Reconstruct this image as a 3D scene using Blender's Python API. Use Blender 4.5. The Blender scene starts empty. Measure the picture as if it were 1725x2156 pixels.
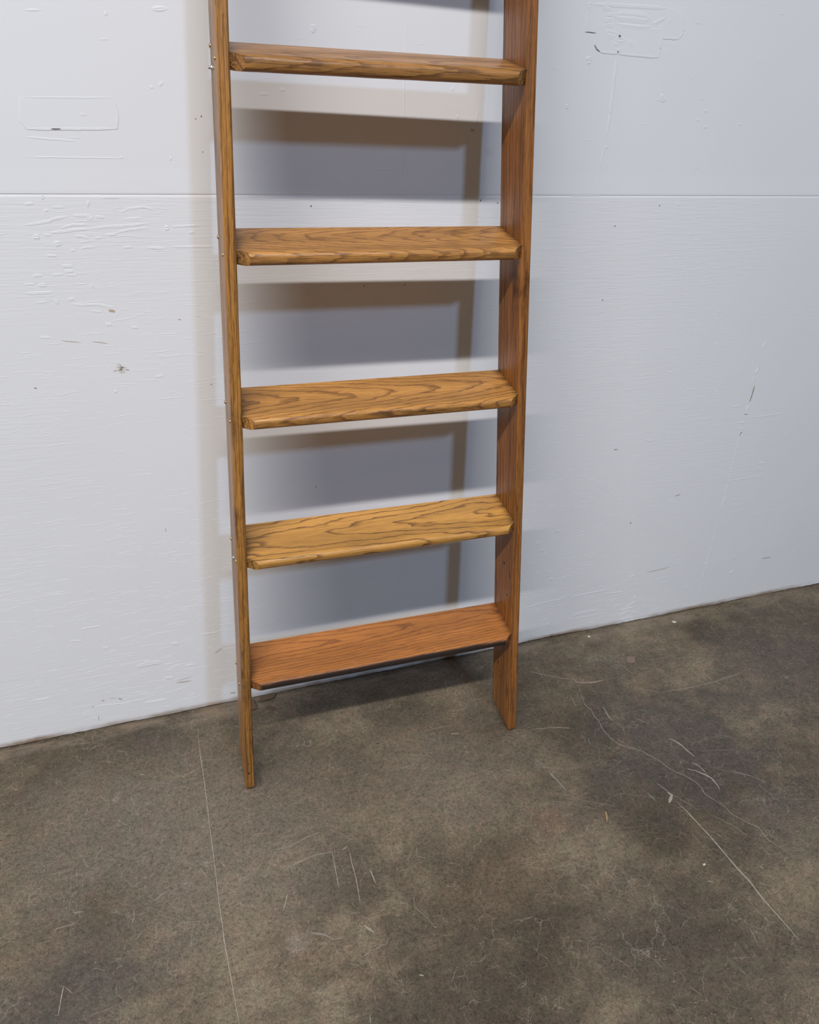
import bpy, bmesh, math, random
from mathutils import Vector, Matrix, Euler, noise
sc = bpy.context.scene
COL = sc.collection
R_ = random.Random(7)

# ---------------------------------------------------------------- camera
cam_d = bpy.data.cameras.new('camera')
cam = bpy.data.objects.new('camera', cam_d); COL.objects.link(cam)
sc.camera = cam
yaw, pitch, roll = 0.35833, 0.49303, 0.041456
F = Vector((math.sin(yaw)*math.cos(pitch), math.cos(yaw)*math.cos(pitch), -math.sin(pitch)))
Rt = Vector((math.cos(yaw), -math.sin(yaw), 0)); Up = Rt.cross(F)
Rr = math.cos(roll)*Rt + math.sin(roll)*Up
Uu = -math.sin(roll)*Rt + math.cos(roll)*Up
cam.matrix_world = Matrix(((Rr.x, Uu.x, -F.x, 0.20926), (Rr.y, Uu.y, -F.y, -1.63727), (Rr.z, Uu.z, -F.z, 1.46445), (0, 0, 0, 1)))
cam_d.sensor_fit = 'VERTICAL'; cam_d.sensor_height = 24.0
cam_d.lens = 1594.5/2156*24.0
cam_d.shift_x = 6.5/2156
cam_d.clip_start = 0.05; cam_d.clip_end = 100

# ---------------------------------------------------------------- world, lamps, exposure
w = bpy.data.worlds.new('world'); sc.world = w; w.use_nodes = True
w.node_tree.nodes['Background'].inputs[0].default_value = (1.0, 0.95, 0.89, 1)
w.node_tree.nodes['Background'].inputs[1].default_value = 0.088

def area(name, loc, target, sx, sy, power, color):
    l = bpy.data.lights.new(name, 'AREA'); l.shape = 'RECTANGLE'; l.size = sx; l.size_y = sy
    l.energy = power; l.color = color
    o = bpy.data.objects.new(name, l); COL.objects.link(o); o.location = loc
    o.rotation_euler = (Vector(target)-Vector(loc)).to_track_quat('-Z', 'Y').to_euler()
    return o
# a continuous row of ceiling tubes running parallel to the wall
area('ceiling_tube_row', (-2.4, -3.75, 5.40), (-2.4, -3.751, 0.0), 7.2, 0.16, 600, (1.0, 0.975, 0.96))
# a cooler high-bay lamp further back in the hall
area('high_bay_lamp', (2.25, -9.0, 6.62), (0.7, 0.0, 0.8), 0.55, 0.5, 235, (0.43, 0.65, 0.98))

sc.view_settings.view_transform = 'Standard'; sc.view_settings.look = 'None'
sc.view_settings.gamma = 1.0; sc.view_settings.use_curve_mapping = False
sc.view_settings.exposure = 0.0

# ---------------------------------------------------------------- node helper
class M:
    def __init__(s, name):
        s.m = bpy.data.materials.new(name); s.m.use_nodes = True; s.t = s.m.node_tree
        s.b = s.t.nodes['Principled BSDF']; s.co = s.t.nodes.new('ShaderNodeTexCoord').outputs['Object']
        s._xyz = None
    def n(s, typ, **kw):
        nd = s.t.nodes.new(typ)
        for k, v in kw.items(): setattr(nd, k, v)
        return nd
    def put(s, sock, v):
        if isinstance(v, bpy.types.NodeSocket): s.t.links.new(v, sock)
        elif v is not None: sock.default_value = v
    def math(s, op, a, b=None, c=None, clamp=False):
        nd = s.n('ShaderNodeMath', operation=op, use_clamp=clamp)
        s.put(nd.inputs[0], a); s.put(nd.inputs[1], b); s.put(nd.inputs[2], c); return nd.outputs[0]
    def map(s, scale=(1, 1, 1), loc=(0, 0, 0), rot=(0, 0, 0), vec=None):
        nd = s.n('ShaderNodeMapping'); s.put(nd.inputs['Vector'], vec or s.co)
        nd.inputs['Scale'].default_value = scale; nd.inputs['Location'].default_value = loc
        nd.inputs['Rotation'].default_value = rot; return nd.outputs[0]
    def noise(s, scale=(1, 1, 1), sc_=1.0, detail=2.0, rough=.5, loc=(0, 0, 0), dist=0.0, vec=None, rot=(0, 0, 0)):
        nd = s.n('ShaderNodeTexNoise'); s.put(nd.inputs['Vector'], s.map(scale, loc, rot, vec))
        nd.inputs['Scale'].default_value = sc_; nd.inputs['Detail'].default_value = detail
        nd.inputs['Roughness'].default_value = rough; nd.inputs['Distortion'].default_value = dist
        return nd.outputs[0]
    def xyz(s):
        if not s._xyz:
            nd = s.n('ShaderNodeSeparateXYZ'); s.put(nd.inputs[0], s.co); s._xyz = nd.outputs
        return s._xyz
    def rng(s, v, a, b, c=0.0, d=1.0, smooth=True):
        nd = s.n('ShaderNodeMapRange'); nd.interpolation_type = 'SMOOTHSTEP' if smooth else 'LINEAR'
        s.put(nd.inputs[0], v)
        for i, x in zip((1, 2, 3, 4), (a, b, c, d)): nd.inputs[i].default_value = x
        return nd.outputs[0]
    def mix(s, f, a, b, mode='MIX'):
        nd = s.n('ShaderNodeMix', data_type='RGBA', blend_type=mode)
        s.put(nd.inputs[0], f)
        for i, v in ((6, a), (7, b)):
            s.put(nd.inputs[i], v if isinstance(v, bpy.types.NodeSocket) else (*v, 1))
        return nd.outputs[2]
    def bump(s, h, dist, strength=1.0, nrm=None):
        nd = s.n('ShaderNodeBump'); s.put(nd.inputs['Height'], h)
        nd.inputs['Distance'].default_value = dist; nd.inputs['Strength'].default_value = strength
        if nrm: s.put(nd.inputs['Normal'], nrm)
        return nd.outputs[0]
    def out(s, color=None, rough=None, normal=None, **kw):
        s.put(s.b.inputs['Base Color'], color if isinstance(color, bpy.types.NodeSocket) or color is None else (*color, 1))
        s.put(s.b.inputs['Roughness'], rough); s.put(s.b.inputs['Normal'], normal)
        for k, v in kw.items(): s.put(s.b.inputs[k.replace('_', ' ')], v)
        return s.m

# ---------------------------------------------------------------- materials
def wall_paint(name, base, rough_amt, bump):
    m = M(name)
    blot = m.noise(sc_=1.3, detail=4, loc=(3, 1, 2))
    c = m.mix(m.rng(blot, .3, .7), base, tuple(b*.965 for b in base))
    roll_ = m.noise((260, 260, 260), detail=3, rough=.6)
    grain = m.noise((9, 1, 210), detail=4, rough=.6, dist=.3)
    patch = m.rng(m.noise((1.2, 1, 2.2), detail=2, loc=(5, 0, 1)), .38, .62)
    h = m.math('ADD', m.math('MULTIPLY', roll_, .35), m.math('MULTIPLY', m.math('MULTIPLY', grain, patch), bump))
    z = m.xyz()[2]
    # dirt splashed along the foot of the wall
    nz = m.noise((18, 18, 60), detail=5, rough=.7)
    d = m.math('MULTIPLY', m.rng(m.math('ADD', z, m.math('MULTIPLY', nz, -.020)), .014, -.004), m.rng(m.noise((4, 1, 6), detail=3, loc=(9, 2, 0)), .32, .62))
    c = m.mix(d, c, (.27, .185, .12))
    return m.out(c, .55, m.bump(h, .0011, rough_amt), Specular_IOR_Level=.35)
PAINT_UP = wall_paint('wall_paint_smooth', (.795, .80, .815), .22, .15)
PAINT_LO = wall_paint('wall_paint_plywood', (.80, .803, .815), .42, 1.3)
def flat(name, col, rough=.7, **kw):
    m = M(name)
    n = m.noise((90, 90, 90), detail=3)
    return m.out(m.mix(n, tuple(c*.8 for c in col), tuple(min(1, c*1.15) for c in col)), rough, **kw)
GAP = flat('dark_gap', (.018, .016, .015), .9)
SCUFF = flat('brown_scuff', (.52, .42, .32), .8)
EXPOSED = flat('bare_chip', (.21, .19, .175), .9)

def concrete():
    m = M('concrete')
    big = m.noise(sc_=1.9, detail=5, rough=.55, loc=(1.2, .4, 0), dist=.3)
    mid = m.noise(sc_=9, detail=6, rough=.62, loc=(4, 2, 0), dist=.2)
    fine = m.noise(sc_=115, detail=4, rough=.62)
    med = m.noise(sc_=38, detail=5, rough=.68, loc=(6, 6, 0))
    c = m.mix(m.rng(big, .34, .66), (.086, .070, .049), (.172, .143, .104))
    c = m.mix(m.rng(mid, .36, .66), m.mix(1.0, c, (.76, .75, .75), 'MULTIPLY'), m.mix(1.0, c, (1.14, 1.13, 1.1), 'MULTIPLY'))
    # ochre, pink and slate tints soaked into the slab
    c = m.mix(m.math('MULTIPLY', m.rng(m.noise(sc_=4.2, detail=5, loc=(8, 3, 1)), .56, .72), .35), c, (.17, .125, .085))
    c = m.mix(m.math('MULTIPLY', m.rng(m.noise(sc_=2.6, detail=5, loc=(2, 7, 1)), .52, .70), .45), c, (.088, .078, .072))
    def blob(x, y, r, amt, col, cc):  # placed patches: stains, plus broad floor shade and brightness painted into the colour
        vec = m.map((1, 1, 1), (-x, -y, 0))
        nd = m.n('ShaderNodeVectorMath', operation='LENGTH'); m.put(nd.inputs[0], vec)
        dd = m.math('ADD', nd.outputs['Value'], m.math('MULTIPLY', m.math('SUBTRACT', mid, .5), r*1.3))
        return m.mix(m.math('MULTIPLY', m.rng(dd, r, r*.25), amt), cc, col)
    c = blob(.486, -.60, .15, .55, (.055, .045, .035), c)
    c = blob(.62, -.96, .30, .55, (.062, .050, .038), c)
    c = blob(1.45, -.50, .34, .70, (.080, .068, .062), c)  # darker right and near floor: soft shade painted in with the stains
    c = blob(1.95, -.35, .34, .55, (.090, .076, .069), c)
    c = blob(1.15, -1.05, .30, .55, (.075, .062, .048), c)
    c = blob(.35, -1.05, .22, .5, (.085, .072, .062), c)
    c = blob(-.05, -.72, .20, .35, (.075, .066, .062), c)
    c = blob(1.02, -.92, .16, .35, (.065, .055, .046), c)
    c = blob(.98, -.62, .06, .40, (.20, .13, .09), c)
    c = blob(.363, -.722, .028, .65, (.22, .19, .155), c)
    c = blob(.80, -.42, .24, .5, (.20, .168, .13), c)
    c = blob(.30, -.42, .36, .6, (.185, .157, .122), c)  # brighter left floor, painted in as a paler colour
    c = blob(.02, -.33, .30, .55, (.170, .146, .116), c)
    # fine salt-and-pepper of the aggregate
    c = m.mix(m.rng(med, .36, .64), m.mix(1.0, c, (.90, .90, .895), 'MULTIPLY'), m.mix(1.0, c, (1.12, 1.11, 1.10), 'MULTIPLY'))
    tint = m.noise(sc_=26, detail=3, loc=(2, 9, 4))
    c = m.mix(m.rng(tint, .40, .60), m.mix(1.0, c, (.985, 1.0, .975), 'MULTIPLY'), m.mix(1.0, c, (1.04, .99, .99), 'MULTIPLY'))
    c = m.mix(m.rng(fine, .49, .34), c, m.mix(1.0, c, (.70, .69, .68), 'MULTIPLY'))
    c = m.mix(m.math('MULTIPLY', m.rng(fine, .54, .72), .8), c, m.mix(1.0, c, (1.45, 1.43, 1.38), 'MULTIPLY'))
    f2 = m.noise(sc_=260, detail=3, rough=.6, loc=(1, 2, 3))
    c = m.mix(m.rng(f2, .34, .66), m.mix(1.0, c, (.80, .80, .80), 'MULTIPLY'), m.mix(1.0, c, (1.24, 1.23, 1.22), 'MULTIPLY'))
    vf = m.n('ShaderNodeTexVoronoi', feature='F1'); m.put(vf.inputs['Vector'], m.co); vf.inputs['Scale'].default_value = 75
    spk = m.math('MULTIPLY', m.rng(vf.outputs['Distance'], .10, .05), m.rng(m.noise(sc_=30, detail=1, loc=(3, 3, 3)), .50, .58))
    c = m.mix(m.math('MULTIPLY', spk, .75), c, (.40, .35, .28))
    # crazing: hairline veins from warped cells, broken up by masks
    def crazing(scale, width, loc, lo, amt, cc):
        wv = m.n('ShaderNodeTexNoise'); m.put(wv.inputs['Vector'], m.map(loc=loc)); wv.inputs['Scale'].default_value = scale*1.6; wv.inputs['Detail'].default_value = 5
        ad = m.n('ShaderNodeVectorMath', operation='MULTIPLY_ADD')
        m.put(ad.inputs[0], wv.outputs['Color']); ad.inputs[1].default_value = (.65/scale,)*3; m.put(ad.inputs[2], m.map(loc=loc))
        v = m.n('ShaderNodeTexVoronoi', feature='DISTANCE_TO_EDGE'); m.put(v.inputs['Vector'], ad.outputs[0]); v.inputs['Scale'].default_value = scale
        line = m.rng(v.outputs['Distance'], width, width*.2)
        mask = m.rng(m.noise(sc_=scale*.9, detail=3, loc=(loc[1], loc[0], 5)), lo, lo+.08)
        return m.mix(m.math('MULTIPLY', m.math('MULTIPLY', line, mask), amt), cc, (.35, .31, .245)), line
    c, l1 = crazing(10, .0075, (0, 0, 0), .51, .42, c)
    c, l2 = crazing(23, .015, (3, 5, 0), .51, .38, c)
    # pale dust swept against the wall, dark grime right in the corner
    y = m.xyz()[1]
    yy = m.math('ADD', y, m.math('MULTIPLY', m.noise(sc_=16, detail=5, rough=.7), -.05))
    dust = m.math('MULTIPLY', m.rng(yy, -.095, -.040), m.rng(m.noise((4, 16, 1), detail=6, rough=.7, loc=(0, 3, 0)), .42, .60))
    c = m.mix(m.math('MULTIPLY', dust, .6), c, (.27, .215, .16))
    h = m.math('ADD', m.math('MULTIPLY', fine, .5), mid)
    rough = m.rng(mid, .3, .7, .50, .66)
    return m.out(c, rough, m.bump(h, .003, .25), Specular_IOR_Level=.2)
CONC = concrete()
PALE = flat('pale_filler', (.33, .285, .23), .8)
FAINT = flat('faint_scratch', (.245, .21, .168), .8)
PINK = flat('pinkish_dust', (.26, .20, .155), .85)
SPOT = flat('dark_spot', (.025, .022, .02), .6)

def oak(name, light, dark, y0=.06, z0=-.05, freq=160, tilt=.1, warp=.02, jit=.006, ox=0.0, stain=.35, line=.75, rough=.36, half=None, edge=None, streaks=0.0, zig=0.0, fleck=.5, thin=.80, zs=.35):
    """flat-sawn oak: growth rings of a log slightly tilted against the board; x runs along the grain"""
    m = M(name); x, y, z = m.xyz()
    wy = m.noise((2.6, 6, 6), detail=2, loc=(ox, 0, 0))
    wr = m.noise((7, 16, 16), detail=3, loc=(ox+4, 1, 0), rough=.6)
    wf = m.noise((26, 240, 240), detail=3, loc=(ox, 2, 0), rough=.6)
    yy = m.math('ADD', m.math('SUBTRACT', y, y0), m.math('MULTIPLY', m.math('SUBTRACT', wy, .5), warp*2))
    zz = m.math('SUBTRACT', m.math('MULTIPLY', z, zs), z0)
    r = m.math('SQRT', m.math('ADD', m.math('MULTIPLY', yy, yy), m.math('MULTIPLY', zz, zz)))
    r = m.math('ADD', r, m.math('MULTIPLY', x, tilt))
    r = m.math('ADD', r, m.math('MULTIPLY', m.math('SUBTRACT', wr, .5), jit*2))
    if zig:
        wz = m.noise((9, 34, 34), detail=2, loc=(ox+3, 6, 0))
        r = m.math('ADD', r, m.math('MULTIPLY', m.math('SUBTRACT', wz, .5), zig))
    r = m.math('ADD', r, m.math('MULTIPLY', m.math('SUBTRACT', wf, .5), .0030))
    fr = m.math('FRACT', m.math('MULTIPLY', m.math('ADD', r, 5.0), freq))
    up = m.rng(fr, thin-.22, thin+.10); dn = m.rng(fr, .995, .95)
    ring = m.math('MULTIPLY', up, dn)
    pores = m.noise((17, 430, 430), detail=4, rough=.68, loc=(ox, 0, 0))
    strokes = m.rng(m.math('ADD', pores, m.math('MULTIPLY', ring, .10)), .535, .605)
    pale = m.rng(m.noise((22, 520, 520), detail=3, rough=.65, loc=(ox+1, 5, 0)), .54, .66)
    tone = m.noise((2.2, 26, 26), detail=4, loc=(ox, 3, 0), rough=.6)
    c = m.mix(m.rng(tone, .34, .66), tuple(min(1, a*1.12) for a in light), tuple(a*.76 for a in light))
    c = m.mix(m.math('MULTIPLY', pale, .30), c, tuple(min(1, a*1.3) for a in light))
    brk = m.rng(m.noise((30, 300, 300), detail=3, rough=.7, loc=(ox+6, 0, 2)), .30, .52, .35, 1.0)
    c = m.mix(m.math('MULTIPLY', m.math('MULTIPLY', ring, brk), line), c, dark)
    c = m.mix(m.math('MULTIPLY', strokes, fleck), c, dark)
    if streaks:
        s1 = m.rng(m.noise((2.2, 150, 150), detail=5, rough=.65, loc=(ox+2, 1, 4)), .50, .62)
        s2 = m.rng(m.noise((9, 75, 75), detail=6, rough=.75, loc=(ox+7, 1, 4)), .53, .66)
        c = m.mix(m.math('MULTIPLY', s1, streaks), c, tuple(a*.75 for a in dark))
        c = m.mix(m.math('MULTIPLY', s2, streaks*.9), c, (.040, .016, .007))
    # soaked-in stains
    st = m.rng(m.noise((5, 14, 14), detail=6, rough=.65, loc=(ox+9, 2, 1)), .55, .70)
    c = m.mix(m.math('MULTIPLY', st, stain), c, tuple(a*.55 for a in dark))
    gr = 0.0; sp = .45
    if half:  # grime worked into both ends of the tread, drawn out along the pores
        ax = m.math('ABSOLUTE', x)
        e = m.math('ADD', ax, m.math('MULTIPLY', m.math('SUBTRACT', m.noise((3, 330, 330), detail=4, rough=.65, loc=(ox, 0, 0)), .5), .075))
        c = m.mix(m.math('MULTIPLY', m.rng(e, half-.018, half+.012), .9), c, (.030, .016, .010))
    if edge:  # worn, greasy nosing: (y position, strength, width)
        e = m.math('ADD', y, m.math('MULTIPLY', m.math('SUBTRACT', m.noise((11, 110, 110), detail=5, rough=.7, loc=(ox, 8, 0)), .5), edge[3] if len(edge) > 3 else .016))
        ef = m.rng(e, edge[0], edge[0]+edge[2])
        c = m.mix(m.math('MULTIPLY', ef, edge[1]), c, (.026, .014, .008))
        gr = m.math('MULTIPLY', ef, .4*edge[1])
    h = m.math('ADD', m.math('MULTIPLY', ring, -.6), m.math('MULTIPLY', strokes, -.8))
    return m.out(c, m.math('ADD', m.rng(tone, .3, .7, rough-.03, rough+.10), gr), m.bump(h, .00035, .6), Specular_IOR_Level=.42, Coat_Weight=.12, Coat_Roughness=.25)
BRASS = flat('tarnished_brass', (.50, .38, .22), .35, Metallic=.9)
STEEL = flat('zinc_steel', (.52, .52, .50), .35, Metallic=.9)

# ---------------------------------------------------------------- mesh helpers
def mesh(name, verts, faces, mats, parent=None, fm=None, smooth=None, loc=None):
    me = bpy.data.meshes.new(name); me.from_pydata([tuple(v) for v in verts], [], faces)
    for m in mats: me.materials.append(m)
    if fm:
        for p, i in zip(me.polygons, fm): p.material_index = i
    me.update()
    bm = bmesh.new(); bm.from_mesh(me); bmesh.ops.recalc_face_normals(bm, faces=bm.faces) if smooth != 'raw' else None
    bm.to_mesh(me); bm.free()
    if smooth is True:
        for p in me.polygons: p.use_smooth = True
    o = bpy.data.objects.new(name, me); COL.objects.link(o)
    if parent: o.parent = parent
    if loc is not None: o.location = loc
    return o
def auto_smooth(o, deg=38):
    me = o.data
    for p in me.polygons: p.use_smooth = True
    me.set_sharp_from_angle(angle=math.radians(deg))
def struct(o, **kw):
    o['kind'] = 'structure'
    for k, v in kw.items(): o[k] = v
    return o
def tag(o, label, cat, group=None):
    o['label'] = label; o['category'] = cat
    if group: o['group'] = group
    return o
def densify(p, step, jit, rnd):
    out = []
    for a, b in zip(p[:-1], p[1:]):
        L = math.hypot(b[0]-a[0], b[1]-a[1]); n = max(1, int(L/step))
        for i in range(n):
            t = i/n; out.append((a[0]+(b[0]-a[0])*t+rnd.gauss(0, jit), a[1]+(b[1]-a[1])*t+rnd.gauss(0, jit)))
    out.append(p[-1]); return out
def frames(p):
    res = []
    for i in range(len(p)):
        a = p[max(0, i-1)]; b = p[min(len(p)-1, i+1)]
        dx, dy = b[0]-a[0], b[1]-a[1]; L = math.hypot(dx, dy) or 1
        res.append((-dy/L, dx/L))
    return res

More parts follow.
